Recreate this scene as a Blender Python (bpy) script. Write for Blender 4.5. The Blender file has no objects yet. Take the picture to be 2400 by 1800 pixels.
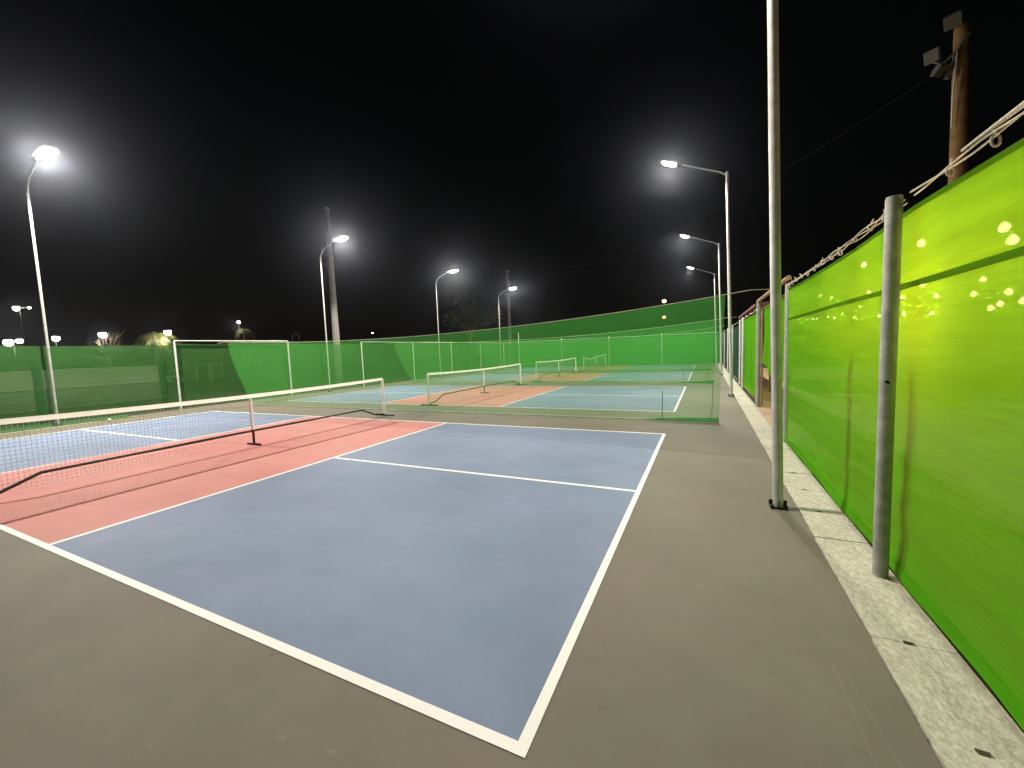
import bpy, math, random
from mathutils import Vector, Matrix, noise

random.seed(7)
scene = bpy.context.scene
COL = scene.collection

# ------------------------------------------------------------------ camera
RT = Vector((0.9023465, 0.4293272, -0.0380643))
UP = Vector((-0.0007012, 0.0897760, 0.9959617))
FW = Vector((-0.4310107, 0.8986759, -0.0813101))
cam_data = bpy.data.cameras.new("camera")
cam_data.sensor_fit = 'HORIZONTAL'
cam_data.sensor_width = 36.0
cam_data.lens = 36.0 * 947.39 / 2400.0
cam_data.clip_start = 0.05
cam_data.clip_end = 1000.0
cam = bpy.data.objects.new("camera", cam_data)
COL.objects.link(cam)
cam.matrix_world = Matrix(((RT.x, UP.x, -FW.x, 0.6116), (RT.y, UP.y, -FW.y, -1.2621),
                           (RT.z, UP.z, -FW.z, 1.531), (0, 0, 0, 1)))
scene.camera = cam

# ------------------------------------------------------------------ night sky
world = bpy.data.worlds.new("World")
scene.world = world
world.use_nodes = True
wn = world.node_tree
wn.nodes.clear()
sky = wn.nodes.new("ShaderNodeTexSky")
sky.sky_type = 'NISHITA'
sky.sun_disc = False
sky.sun_elevation = math.radians(1.0)
sky.sun_rotation = math.radians(250.0)
bg = wn.nodes.new("ShaderNodeBackground")
bg.inputs["Strength"].default_value = 0.0016
wo = wn.nodes.new("ShaderNodeOutputWorld")
wn.links.new(sky.outputs[0], bg.inputs[0])
wn.links.new(bg.outputs[0], wo.inputs[0])

# ------------------------------------------------------------------ exposure / render
vs = scene.view_settings
vs.view_transform = 'Standard'
vs.look = 'None'
vs.exposure = 0.0
vs.gamma = 1.0
LAMP_W = 2600.0          # each court lamp
BULB_W = 17.5             # each festoon bulb
scene.cycles.use_denoising = True
scene.cycles.transparent_max_bounces = 20
scene.cycles.max_bounces = 8
scene.cycles.sample_clamp_indirect = 6.0
scene.cycles.caustics_reflective = False
scene.cycles.caustics_refractive = False

# ------------------------------------------------------------------ helpers
def tag(o, label=None, cat=None, group=None, kind=None):
    if label: o["label"] = label
    if cat: o["category"] = cat
    if group: o["group"] = group
    if kind: o["kind"] = kind
    return o

def thing(name, loc, label, cat, group=None, rz=0.0):
    o = bpy.data.objects.new(name, None)
    o.empty_display_size = 0.2
    o.location = loc
    o.rotation_euler = (0, 0, rz)
    COL.objects.link(o)
    return tag(o, label, cat, group)

class MB:
    """collects geometry for one mesh object"""
    def __init__(self):
        self.v = []; self.f = []
    def add(self, verts, faces):
        b = len(self.v)
        self.v += [tuple(p) for p in verts]
        self.f += [tuple(b + i for i in f) for f in faces]
        return self
    def box(self, c, s, m=None):
        x, y, z = s[0] / 2, s[1] / 2, s[2] / 2
        vs_ = [Vector((sx * x, sy * y, sz * z)) for sz in (-1, 1) for sy in (-1, 1) for sx in (-1, 1)]
        if m is not None: vs_ = [m @ p for p in vs_]
        vs_ = [p + Vector(c) for p in vs_]
        return self.add(vs_, [(0, 2, 3, 1), (4, 5, 7, 6), (0, 1, 5, 4), (2, 6, 7, 3), (0, 4, 6, 2), (1, 3, 7, 5)])
    def rect(self, x0, x1, y0, y1, z):
        return self.add([(x0, y0, z), (x1, y0, z), (x1, y1, z), (x0, y1, z)], [(0, 1, 2, 3)])
    def tube(self, pts, r, n=10, cap=True):
        pts = [Vector(p) for p in pts]
        rs = r if isinstance(r, (list, tuple)) else [r] * len(pts)
        rings = []
        ref = None
        for i, p in enumerate(pts):
            if i == 0: d = pts[1] - p
            elif i == len(pts) - 1: d = p - pts[i - 1]
            else: d = (pts[i + 1] - p).normalized() + (p - pts[i - 1]).normalized()
            d.normalize()
            if ref is None:
                ref = Vector((1, 0, 0)) if abs(d.x) < 0.9 else Vector((0, 1, 0))
            a = (ref - d * ref.dot(d)).normalized()
            ref = a
            b = d.cross(a)
            rings.append([p + (a * math.cos(2 * math.pi * k / n) + b * math.sin(2 * math.pi * k / n)) * rs[i] for k in range(n)])
        vs_ = [q for ring in rings for q in ring]
        fs = []
        for i in range(len(pts) - 1):
            for k in range(n):
                k2 = (k + 1) % n
                fs.append((i * n + k, i * n + k2, (i + 1) * n + k2, (i + 1) * n + k))
        if cap:
            fs.append(tuple(reversed(range(n))))
            fs.append(tuple((len(pts) - 1) * n + k for k in range(n)))
        return self.add(vs_, fs)
    def sheet(self, fn, nu, nv):
        vs_ = [fn(i / nu, j / nv) for j in range(nv + 1) for i in range(nu + 1)]
        fs = [(j * (nu + 1) + i, j * (nu + 1) + i + 1, (j + 1) * (nu + 1) + i + 1, (j + 1) * (nu + 1) + i)
              for j in range(nv) for i in range(nu)]
        return self.add(vs_, fs)
    def lathe(self, prof, n=16, c=(0, 0, 0), m=None):
        vs_ = []
        for (r, z) in prof:
            for k in range(n):
                p = Vector((r * math.cos(2 * math.pi * k / n), r * math.sin(2 * math.pi * k / n), z))
                if m is not None: p = m @ p
                vs_.append(p + Vector(c))
        fs = []
        for i in range(len(prof) - 1):
            for k in range(n):
                k2 = (k + 1) % n
                fs.append((i * n + k, i * n + k2, (i + 1) * n + k2, (i + 1) * n + k))
        fs.append(tuple(reversed(range(n))))
        fs.append(tuple((len(prof) - 1) * n + k for k in range(n)))
        return self.add(vs_, fs)
    def build(self, name, mat, parent=None, smooth=False, bevel=0.0):
        me = bpy.data.meshes.new(name)
        me.from_pydata(self.v, [], self.f)
        me.update()
        if smooth:
            for p in me.polygons: p.use_smooth = True
            try: me.set_sharp_from_angle(angle=math.radians(40))
            except Exception: pass
        me.materials.append(mat)
        o = bpy.data.objects.new(name, me)
        COL.objects.link(o)
        if parent is not None: o.parent = parent
        if bevel > 0:
            b = o.modifiers.new("bevel", 'BEVEL'); b.width = bevel; b.segments = 2; b.limit_method = 'ANGLE'
        return o

def copy_tree(o, parent=None):
    c = o.copy()
    COL.objects.link(c)
    c.parent = parent
    for ch in list(o.children):
        copy_tree(ch, c)
    return c

def nz(x, y, z=0.0):
    return noise.noise(Vector((x, y, z)))

# ------------------------------------------------------------------ materials
def new_mat(name):
    m = bpy.data.materials.new(name)
    m.use_nodes = True
    nt = m.node_tree
    nt.nodes.clear()
    out = nt.nodes.new("ShaderNodeOutputMaterial")
    return m, nt, out

def texcoord(nt, scale=(1, 1, 1), rot=(0, 0, 0)):
    tc = nt.nodes.new("ShaderNodeTexCoord")
    mp = nt.nodes.new("ShaderNodeMapping")
    mp.inputs["Scale"].default_value = scale
    mp.inputs["Rotation"].default_value = rot
    nt.links.new(tc.outputs["Object"], mp.inputs["Vector"])
    return mp.outputs["Vector"]

def ntex(nt, vec, scale, detail=4, rough=0.55):
    n = nt.nodes.new("ShaderNodeTexNoise")
    n.inputs["Scale"].default_value = scale
    n.inputs["Detail"].default_value = detail
    n.inputs["Roughness"].default_value = rough
    nt.links.new(vec, n.inputs["Vector"])
    return n.outputs["Fac"]

def ramp(nt, fac, stops):
    r = nt.nodes.new("ShaderNodeValToRGB")
    el = r.color_ramp.elements
    while len(el) < len(stops): el.new(0.5)
    for e, (p, c) in zip(el, stops):
        e.position = p
        e.color = (c[0], c[1], c[2], 1) if not isinstance(c, (int, float)) else (c, c, c, 1)
    nt.links.new(fac, r.inputs[0])
    return r.outputs[0]

def mixc(nt, fac, a, b, mode='MIX'):
    m = nt.nodes.new("ShaderNodeMix")
    m.data_type = 'RGBA'
    m.blend_type = mode
    for sock, val in ((m.inputs[0], fac), (m.inputs[6], a), (m.inputs[7], b)):
        if isinstance(val, (int, float)): sock.default_value = val
        elif isinstance(val, (tuple, list)): sock.default_value = (val[0], val[1], val[2], 1)
        else: nt.links.new(val, sock)
    return m.outputs[2]

def bsdf(nt, out, color, rough=0.6, metal=0.0, spec=0.5, bump=None, bstr=0.2, bdist=0.01):
    b = nt.nodes.new("ShaderNodeBsdfPrincipled")
    if isinstance(color, (tuple, list)): b.inputs["Base Color"].default_value = (*color[:3], 1)
    else: nt.links.new(color, b.inputs["Base Color"])
    if isinstance(rough, (int, float)): b.inputs["Roughness"].default_value = rough
    else: nt.links.new(rough, b.inputs["Roughness"])
    b.inputs["Metallic"].default_value = metal
    b.inputs["Specular IOR Level"].default_value = spec
    if bump is not None:
        bn = nt.nodes.new("ShaderNodeBump")
        bn.inputs["Strength"].default_value = bstr
        bn.inputs["Distance"].default_value = bdist
        nt.links.new(bump, bn.inputs["Height"])
        nt.links.new(bn.outputs[0], b.inputs["Normal"])
    nt.links.new(b.outputs[0], out.inputs["Surface"])
    return b

def paint_mat(name, dark, mid, light, rough=0.75, grain=260, spec=0.25, flecks=0.0):
    """acrylic court paint over asphalt: soft stains, scuffs, grain"""
    m, nt, out = new_mat(name)
    v = texcoord(nt)
    big = ntex(nt, v, 0.55, 5, 0.6)
    med = ntex(nt, texcoord(nt, (1.0, 2.0, 1), (0, 0, 0.5)), 1.5, 6, 0.65)
    tint = ntex(nt, texcoord(nt, (1, 1, 1), (0, 0, 1.1)), 0.9, 5, 0.7)
    fine = ntex(nt, v, grain, 2, 0.5)
    c1 = ramp(nt, big, [(0.32, dark), (0.5, mid), (0.68, light)])
    g1 = ramp(nt, med, [(0.30, 0.92), (0.62, 1.03)])
    c2 = mixc(nt, 0.8, c1, g1, 'MULTIPLY')
    c2 = mixc(nt, 0.9, c2, ramp(nt, tint, [(0.36, (0.96, 1.03, 0.99)), (0.52, (1, 1, 1)), (0.66, (1.05, 0.975, 1.03))]), 'MULTIPLY')
    g2 = ramp(nt, fine, [(0.25, 0.88), (0.75, 1.10)])
    c3 = mixc(nt, 1.0, c2, g2, 'MULTIPLY')
    # small dark blemishes
    spots = ntex(nt, v, 11.0, 3, 0.5)
    c3 = mixc(nt, 0.6, c3, ramp(nt, spots, [(0.27, 0.80), (0.33, 1.0)]), 'MULTIPLY')
    if flecks > 0:
        fl = ntex(nt, texcoord(nt, (1.0, 2.6, 1), (0, 0, 0.25)), 6.5, 2, 0.4)
        area = ntex(nt, texcoord(nt, (1, 1, 1), (0, 0, 0.8)), 0.8, 2, 0.5)
        k = mixc(nt, 1.0, ramp(nt, fl, [(0.70, 0.0), (0.76, 1.0)]), ramp(nt, area, [(0.42, 0.0), (0.56, 1.0)]), 'MULTIPLY')
        mm = nt.nodes.new("ShaderNodeMath"); mm.operation = 'MULTIPLY'; mm.inputs[1].default_value = flecks
        nt.links.new(k, mm.inputs[0])
        c3 = mixc(nt, mm.outputs[0], c3, (0.42, 0.41, 0.35))
    bsdf(nt, out, c3, rough, 0, spec, fine, 0.25, 0.002)
    return m

def plain_mat(name, color, rough=0.6, metal=0.0, vary=0.12, scale=6.0, bstr=0.1, spec=0.4):
    m, nt, out = new_mat(name)
    v = texcoord(nt)
    n = ntex(nt, v, scale, 5, 0.6)
    lo = tuple(c * (1 - vary) for c in color); hi = tuple(min(1, c * (1 + vary)) for c in color)
    bsdf(nt, out, ramp(nt, n, [(0.3, lo), (0.7, hi)]), rough, metal, spec, n, bstr, 0.004)
    return m

def emit_mat(name, color, strength):
    m, nt, out = new_mat(name)
    e = nt.nodes.new("ShaderNodeEmission")
    e.inputs["Color"].default_value = (*color, 1)
    e.inputs["Strength"].default_value = strength
    nt.links.new(e.outputs[0], out.inputs["Surface"])
    return m

def fabric_mat(name, color, cover, trans=0.45, cover_var=0.06, stretch=(1, 1, 6), sheen=0.0, through=None):
    """woven shade mesh: open holes (transparent) plus threads that reflect and pass light"""
    m, nt, out = new_mat(name)
    v = texcoord(nt, stretch)
    n1 = ntex(nt, v, 1.1, 5, 0.6)
    n2 = ntex(nt, texcoord(nt, (1, 1, 14), (0.06, 0, 0)), 2.2, 4, 0.6)
    col = mixc(nt, 0.9, ramp(nt, n1, [(0.3, tuple(c * 0.93 for c in color)), (0.7, tuple(min(1, c * 1.06) for c in color))]),
               ramp(nt, n2, [(0.35, 0.94), (0.65, 1.05)]), 'MULTIPLY')
    cov = ramp(nt, n2, [(0.3, cover - cover_var), (0.7, min(1, cover + cover_var))])
    d = nt.nodes.new("ShaderNodeBsdfDiffuse"); nt.links.new(col, d.inputs[0])
    cr = ntex(nt, texcoord(nt, (1, 0.5, 7), (0.35, 0, 0)), 1.3, 6, 0.7)
    bn = nt.nodes.new("ShaderNodeBump"); bn.inputs["Strength"].default_value = 0.38; bn.inputs["Distance"].default_value = 0.05
    nt.links.new(cr, bn.inputs["Height"]); nt.links.new(bn.outputs[0], d.inputs["Normal"])
    t = nt.nodes.new("ShaderNodeBsdfTranslucent")
    if through: t.inputs[0].default_value = (*through, 1)
    else: nt.links.new(col, t.inputs[0])
    mx = nt.nodes.new("ShaderNodeMixShader"); mx.inputs[0].default_value = trans
    nt.links.new(d.outputs[0], mx.inputs[1]); nt.links.new(t.outputs[0], mx.inputs[2])
    tr = nt.nodes.new("ShaderNodeBsdfTransparent")
    m2 = nt.nodes.new("ShaderNodeMixShader")
    nt.links.new(cov, m2.inputs[0])
    nt.links.new(tr.outputs[0], m2.inputs[1]); nt.links.new(mx.outputs[0], m2.inputs[2])
    nt.links.new(m2.outputs[0], out.inputs["Surface"])
    return m

M = {}
M['asphalt'] = paint_mat('grey_court_coating', (0.138, 0.125, 0.094), (0.165, 0.148, 0.114), (0.190, 0.168, 0.131), 0.7, flecks=0.16)
M['blue'] = paint_mat('blue_court_paint', (0.150, 0.198, 0.298), (0.183, 0.230, 0.346), (0.214, 0.260, 0.390), 0.7, flecks=0.12)
M['pink'] = paint_mat('salmon_court_paint', (0.500, 0.185, 0.172), (0.540, 0.208, 0.192), (0.575, 0.230, 0.210), 0.7)
M['line'] = paint_mat('white_line_paint', (0.80, 0.80, 0.77), (0.85, 0.85, 0.82), (0.88, 0.88, 0.86), 0.6)
M['streak'] = paint_mat('pale_scuff', (0.165, 0.155, 0.12), (0.20, 0.185, 0.14), (0.23, 0.21, 0.16), 0.75)
M['galv'] = plain_mat('galvanised_steel', (0.58, 0.58, 0.55), 0.45, 0.2, 0.18, 9.0, 0.05)
M['galv_dull'] = plain_mat('weathered_steel', (0.36, 0.36, 0.33), 0.6, 0.15, 0.25, 14.0, 0.15)
M['white'] = plain_mat('white_vinyl', (0.88, 0.88, 0.84), 0.5, 0, 0.06, 8)
m, nt, out = new_mat('white_net_tape')
dd = nt.nodes.new("ShaderNodeBsdfDiffuse"); dd.inputs[0].default_value = (0.88, 0.88, 0.83, 1)
tt = nt.nodes.new("ShaderNodeBsdfTranslucent"); tt.inputs[0].default_value = (0.88, 0.88, 0.80, 1)
mxs = nt.nodes.new("ShaderNodeMixShader")
nt.links.new(ramp(nt, ntex(nt, texcoord(nt), 5.0), [(0.3, 0.44), (0.7, 0.52)]), mxs.inputs[0])
nt.links.new(dd.outputs[0], mxs.inputs[1]); nt.links.new(tt.outputs[0], mxs.inputs[2])
nt.links.new(mxs.outputs[0], out.inputs["Surface"])
M['tape'] = m
M['black'] = plain_mat('black_steel', (0.018, 0.013, 0.012), 0.45, 0, 0.3, 10)
M['thread'] = plain_mat('grey_net_cord', (0.42, 0.43, 0.45), 0.8, 0, 0.1, 30)
M['rope'] = plain_mat('pale_cord', (0.50, 0.45, 0.36), 0.8, 0, 0.3, 40, 0.3)
M['lamp_body'] = plain_mat('grey_lamp_housing', (0.09, 0.087, 0.078), 0.5, 0.1, 0.1, 8)
M['lens'] = emit_mat('lit_led_lens', (1.0, 0.97, 0.86), 160.0)
M['bulb'] = emit_mat('lit_warm_bulb', (1.0, 0.78, 0.34), 8.0)
M['bulb_amber'] = emit_mat('lit_amber_lamp', (1.0, 0.50, 0.16), 30.0)
M['bulb_far'] = emit_mat('lit_far_lamp', (1.0, 0.99, 0.92), 45.0)
M['bulb_warmfar'] = emit_mat('lit_far_warm_lamp', (1.0, 0.93, 0.66), 40.0)
M['divider'] = fabric_mat('thin_green_divider_mesh', (0.070, 0.325, 0.060), 0.38, 0.40, 0.03)
M['hem'] = fabric_mat('gathered_green_mesh', (0.055, 0.36, 0.060), 0.62, 0.40, 0.1)
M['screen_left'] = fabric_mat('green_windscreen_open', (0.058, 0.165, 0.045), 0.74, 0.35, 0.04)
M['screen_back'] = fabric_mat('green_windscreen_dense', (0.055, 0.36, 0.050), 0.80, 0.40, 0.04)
M['screen_right'] = fabric_mat('bright_green_windscreen', (0.092, 0.48, 0.016), 0.87, 0.45, 0.03, (1, 0.35, 5), through=(0.56, 0.86, 0.03))
M['screen_hem_rail'] = fabric_mat('green_hem_and_rail_shade', (0.075, 0.20, 0.008), 0.96, 0.25, 0.02, (1, 0.35, 5))  # top hem, and the painted silhouette of a rail behind the mesh
M['screen_overlap'] = fabric_mat('doubled_dark_green_windscreen', (0.035, 0.125, 0.035), 0.80, 0.30, 0.04)
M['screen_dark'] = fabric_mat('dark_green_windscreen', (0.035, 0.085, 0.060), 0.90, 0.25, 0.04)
M['wood'] = plain_mat('brown_timber', (0.24, 0.135, 0.06), 0.8, 0, 0.35, 5.0, 0.4)
M['concrete_pole'] = plain_mat('grey_pole_concrete', (0.19, 0.185, 0.165), 0.85, 0, 0.15, 4.0, 0.2)
M['wall_pale'] = plain_mat('pale_render', (0.27, 0.265, 0.22), 0.85, 0, 0.12, 1.2, 0.2)
M['plinth'] = plain_mat('dull_plinth_concrete', (0.13, 0.13, 0.11), 0.9, 0, 0.15, 2.0, 0.2)
M['roof'] = plain_mat('dark_red_roof', (0.12, 0.045, 0.03), 0.8, 0, 0.25, 4.0, 0.3)
M['soil'] = plain_mat('dark_soil', (0.05, 0.055, 0.035), 0.95, 0, 0.4, 0.8, 0.5)
M['patio'] = plain_mat('tan_patio', (0.42, 0.30, 0.18), 0.85, 0, 0.2, 1.5, 0.3)
M['leaf'] = plain_mat('dark_leaf', (0.035, 0.055, 0.02), 0.7, 0, 0.4, 2.0)
M['frond'] = plain_mat('palm_frond', (0.16, 0.17, 0.055), 0.65, 0, 0.4, 2.0)
M['bark'] = plain_mat('bark', (0.14, 0.11, 0.075), 0.9, 0, 0.35, 8.0, 0.5)
M['ball'] = plain_mat('pale_ball', (0.82, 0.82, 0.66), 0.6, 0, 0.05, 20)
M['glass'] = plain_mat('dusty_floodlight_glass', (0.07, 0.066, 0.048), 0.5, 0, 0.1, 6)
M['dark'] = plain_mat('dark_hole_disc', (0.01, 0.01, 0.01), 0.9, 0, 0.1, 6)
M['rust'] = plain_mat('rusty_pipe', (0.33, 0.20, 0.12), 0.75, 0.1, 0.35, 18.0, 0.3)

# concrete kerb blocks: coarse pale aggregate
m, nt, out = new_mat('pale_aggregate_concrete')
v = texcoord(nt)
vv = texcoord(nt, (1.6, 0.8, 1), (0, 0, 0.7))
n1 = ntex(nt, vv, 34, 6, 0.7)
n2 = ntex(nt, v, 2.2, 4, 0.6)
n3 = ntex(nt, v, 120, 3, 0.6)
c = ramp(nt, n1, [(0.28, (0.30, 0.285, 0.225)), (0.48, (0.47, 0.45, 0.37)), (0.66, (0.62, 0.60, 0.52))])
c = mixc(nt, 0.7, c, ramp(nt, n2, [(0.3, 0.82), (0.7, 1.06)]), 'MULTIPLY')
c = mixc(nt, 0.8, c, ramp(nt, n3, [(0.30, 0.72), (0.42, 1.0), (0.7, 1.08)]), 'MULTIPLY')
sx = nt.nodes.new("ShaderNodeSeparateXYZ"); nt.links.new(v, sx.inputs[0])
ad = nt.nodes.new("ShaderNodeMath"); ad.operation = 'MULTIPLY_ADD'; ad.inputs[1].default_value = 0.10
nt.links.new(ntex(nt, v, 9.0, 5, 0.7), ad.inputs[0]); nt.links.new(sx.outputs[0], ad.inputs[2])
rg = nt.nodes.new("ShaderNodeMapRange"); rg.inputs[1].default_value = 1.70; rg.inputs[2].default_value = 1.765
nt.links.new(ad.outputs[0], rg.inputs[0])
c = mixc(nt, mixc(nt, 1.0, rg.outputs[0], (0.65, 0.65, 0.65), 'MULTIPLY'), c, (0.17, 0.18, 0.11))
bsdf(nt, out, c, 0.85, 0, 0.3, n1, 0.6, 0.012)
M['kerb'] = m

# ------------------------------------------------------------------ setting: ground, court, kerb
PITCH = 8.59
LF = -15.2      # left fence line
BF = 33.3       # back fence line
g = MB().add([(-150, -60, -0.05), (90, -60, -0.05), (90, 180, -0.05), (-150, 180, -0.05)], [(0, 1, 2, 3)])
tag(g.build("ground", M['soil']), kind="structure")
a = MB().add([(-15.6, -14, 0), (1.372, -14, 0), (1.372, BF + 0.4, 0), (-15.6, BF + 0.4, 0)], [(0, 1, 2, 3)])
tag(a.build("court_pavement", M['asphalt']), kind="structure")

XN = -13.411 / 2
NV = 2.134
LW = 0.0508
for i in range(4):
    y0 = i * PITCH; y1 = y0 + 6.096
    xb = -13.411
    z = 0.0014
    b = MB()
    b.rect(xb + LW, XN - NV - LW, y0 + LW, y1 - LW, z)
    b.rect(XN + NV + LW, -LW, y0 + LW, y1 - LW, z)
    tag(b.build("service_court_paint", M['blue']), kind="structure")
    p = MB().rect(XN - NV, XN + NV, y0 + LW, y1 - LW, z)
    tag(p.build("kitchen_paint", M['pink']), kind="structure")
    l = MB()
    zl = 0.0028
    l.rect(xb, 0, y0, y0 + LW, zl); l.rect(xb, 0, y1 - LW, y1, zl)
    l.rect(xb, xb + LW, y0 + LW, y1 - LW, zl); l.rect(-LW, 0, y0 + LW, y1 - LW, zl)
    l.rect(XN + NV, XN + NV + LW, y0 + LW, y1 - LW, zl); l.rect(XN - NV - LW, XN - NV, y0 + LW, y1 - LW, zl)
    yc = (y0 + y1) / 2
    l.rect(XN + NV + LW, -LW, yc - LW / 2, yc + LW / 2, zl); l.rect(xb + LW, XN - NV - LW, yc - LW / 2, yc + LW / 2, zl)
    tag(l.build("court_lines", M['line']), kind="structure")

st = MB()
for (xa, xb_, ya, yb) in ((1.155, 1.175, 0.98, 0.20), (1.195, 1.275, 0.96, 0.20)):
    for k in range(14):
        t0, t1 = k / 14, (k + 1) / 14
        w0, w1 = 0.004 + 0.003 * nz(k * 0.9, xa * 9), 0.004 + 0.003 * nz((k + 1) * 0.9, xa * 9)
        q = lambda t: (xa + (xb_ - xa) * t, ya + (yb - ya) * t)
        (x0_, y0_), (x1_, y1_) = q(t0), q(t1)
        st.add([(x0_ - w0, y0_, 0.0014), (x0_ + w0, y0_, 0.0014), (x1_ + w1, y1_, 0.0014), (x1_ - w1, y1_, 0.0014)], [(0, 1, 2, 3)])
tag(st.build("pavement_streaks", M['streak']), kind="structure")

# kerb: row of pale concrete blocks, an open notch at every joint
kb = MB()
joints = [-2.33, -1.73, -1.13, -0.53, 0.07, 0.67, 1.27, 1.86, 2.45, 3.02, 3.62, 4.21, 4.80, 5.40, 6.0, 6.6, 7.2, 7.8, 8.4, 9.0, 9.6]
yy = 10.2
while yy < BF + 0.3:
    joints.append(yy); yy += 0.6
X0, X1, ZT = 1.376, 1.705, 0.012
rk = random.Random(3)
notch = []
for yj in joints:                                   # one open, slightly skewed hole per joint
    k = 1.0 if rk.random() < 0.85 else 0.0
    notch.append((k, 1.492 + rk.uniform(-0.010, 0.014), rk.uniform(0.040, 0.062), rk.uniform(0.008, 0.018), rk.uniform(0.006, 0.016)))
for j in range(len(joints) - 1):
    ya, yb = joints[j] + 0.0016, joints[j + 1] - 0.0016
    n1_, xa, xw, d1, _ = notch[j]
    n2_, xa2, xw2, _, d2 = notch[j + 1]
    lo_ = [(xa, ya), (xa + 0.004, ya + d1), (xa + xw * 0.9, ya + d1 * 0.9), (xa + xw, ya)] if n1_ else [(1.53, ya)]
    hi_ = [(xa2 + xw2, yb), (xa2 + xw2 * 0.92, yb - d2), (xa2 + 0.003, yb - d2 * 0.9), (xa2, yb)] if n2_ else [(1.53, yb)]
    ns_ = 16
    edge = [(X0 + 0.004 * nz(yb * 0 + (yb - (yb - ya) * q / ns_) * 9.0, 3.3) + 0.003 * nz((yb - (yb - ya) * q / ns_) * 31.0, 1.3), yb - (yb - ya) * q / ns_) for q in range(1, ns_)]
    outl = [(X0 + 0.004, ya)] + lo_ + [(X1, ya), (X1, yb)] + hi_ + [(X0 + 0.004, yb)] + edge
    zt = ZT + rk.uniform(-0.002, 0.002)
    n = len(outl)
    vs_ = [(x, y, zt) for x, y in outl] + [(x, y, -0.12) for x, y in outl]
    kb.add(vs_, [tuple(range(n))] + [(k, k + n, (k + 1) % n + n, (k + 1) % n) for k in range(n)])
tag(kb.build("kerb", M['kerb']), kind="structure")
kd = MB().add([(1.373, -2.5, -0.045), (1.80, -2.5, -0.045), (1.80, BF + 0.3, -0.045), (1.373, BF + 0.3, -0.045)], [(0, 1, 2, 3)])
tag(kd.build("kerb_bed_shade", M['soil']), kind="structure")  # dark floor puts the shade of the fence gap and block holes into colour
pt = MB().rect(1.803, 14, -6, 26, 0.0)
pt.rect(1.708, 1.803, 5.99, 9.72, 0.0)
tag(pt.build("patio_floor", M['patio']), kind="structure")

# ------------------------------------------------------------------ pickleball nets
def make_net(sagA=0.0, sagB=0.0):
    root = thing("pickleball_net", (0, 0, 0), "net", "net", "portable nets across the four courts")
    HL = 3.36
    def top(t):            # t: -1..1 along the net
        base = 0.865 + 0.05 * t * t
        s = sagA if t < 0 else sagB
        return base - s * math.sin(math.pi * min(1, abs(t)))
    for s in (-1, 1):
        p = MB().tube([(0, s * HL, 0.03), (0.004, s * HL, 0.3), (-0.003, s * HL, 0.6), (0, s * HL, 0.93)], [0.030, 0.034, 0.031, 0.030], 10)
        p.build("post", M['white'], root, True)
        f = MB().tube([(-0.30, s * HL, 0.018), (0.30, s * HL, 0.018)], 0.020, 8)
        f.build("foot", M['black'], root, True)
    b = MB().tube([(0, -HL + 0.03, 0.045), (0, -HL + 0.36, 0.09), (0, -2.62, 0.25), (0, 0, 0.262), (0, 2.62, 0.25), (0, HL - 0.36, 0.09), (0, HL - 0.03, 0.045)], 0.019, 10)
    b.build("base_bar", M['black'], root, True)
    cp = MB().tube([(0.012, 0, 0.285), (0.012, 0, 0.845)], 0.024, 10)
    cp.build("centre_post", M['white'], root, True)
    cl = MB().tube([(0.012, 0, 0.02), (0.012, 0, 0.284)], 0.021, 10)
    cl.build("centre_leg", M['black'], root, True)
    cf = MB().tube([(-0.17, 0, 0.018), (0.19, 0, 0.018)], 0.021, 8)
    cf.build("centre_foot", M['black'], root, True)
    def band(u, v):
        t = u * 2 - 1
        return (0.004 * math.sin(math.pi * v) + 0.003 * nz(t * 9.0, v), t * HL, top(t) - 0.004 + 0.066 * v)
    tb = MB().sheet(band, 48, 4)
    tb.build("top_band", M['tape'], root, True)
    th = MB()
    w = 0.0019
    n = 150
    for k in range(n + 1):
        t = -1 + 2 * k / n
        y = t * (HL - 0.03)
        zt = top(t) - 0.002; zb = 0.10
        yy0 = y + 0.003 * nz(k * 0.7, 3)
        th.add([(-0.001, yy0 - w, zb), (-0.001, yy0 + w, zb), (-0.001, y + w, zt), (-0.001, y - w, zt)], [(0, 1, 2, 3)])
    for r in range(17):
        f = r / 17
        th.sheet(lambda u, v: (0.001, (u * 2 - 1) * (HL - 0.03), 0.10 + f * (top(u * 2 - 1) - 0.10) + (v * 2 - 1) * w), 24, 1)
    th.build("netting", M['thread'], root)
    return root

net_pos = [(-6.84, 3.26), (-6.84, 11.85), (-6.84, 20.44), (-6.84, 29.03)]
net_lab = ["nearest pickleball net, its white top band reaching the left edge of the photo",
           "pickleball net on the second court, just beyond the first see-through green divider",
           "pickleball net on the third court, sagging a little between its posts",
           "farthest pickleball net, slack and sagging in front of the back green fence"]
net0 = make_net(0.0, 0.0)
net_slack = make_net(0.16, 0.02)
for i, (x, y) in enumerate(net_pos):
    o = net0 if i == 0 else (net_slack if i == 3 else copy_tree(net0))
    o.location = (x, y, 0)
    o["label"] = net_lab[i]

# ------------------------------------------------------------------ street lamps
def lamp_light(root, loc, watts, col=(1.0, 0.93, 0.80), r=0.07, name="lamp_light", spot=0):
    ld = bpy.data.lights.new(name, 'SPOT' if spot else 'POINT')
    ld.energy = watts
    if spot:                       # cut-off lantern: light goes down and sideways only
        ld.spot_size = math.radians(spot)
        ld.spot_blend = 0.22
    ld.color = col
    ld.shadow_soft_size = r
    lo = bpy.data.objects.new(name, ld)
    COL.objects.link(lo)
    lo.parent = root
    lo.location = loc
    if spot: lo.rotation_euler = (0, math.radians(-18), 0)     # lantern tilted out over the court
    return lo

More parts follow.
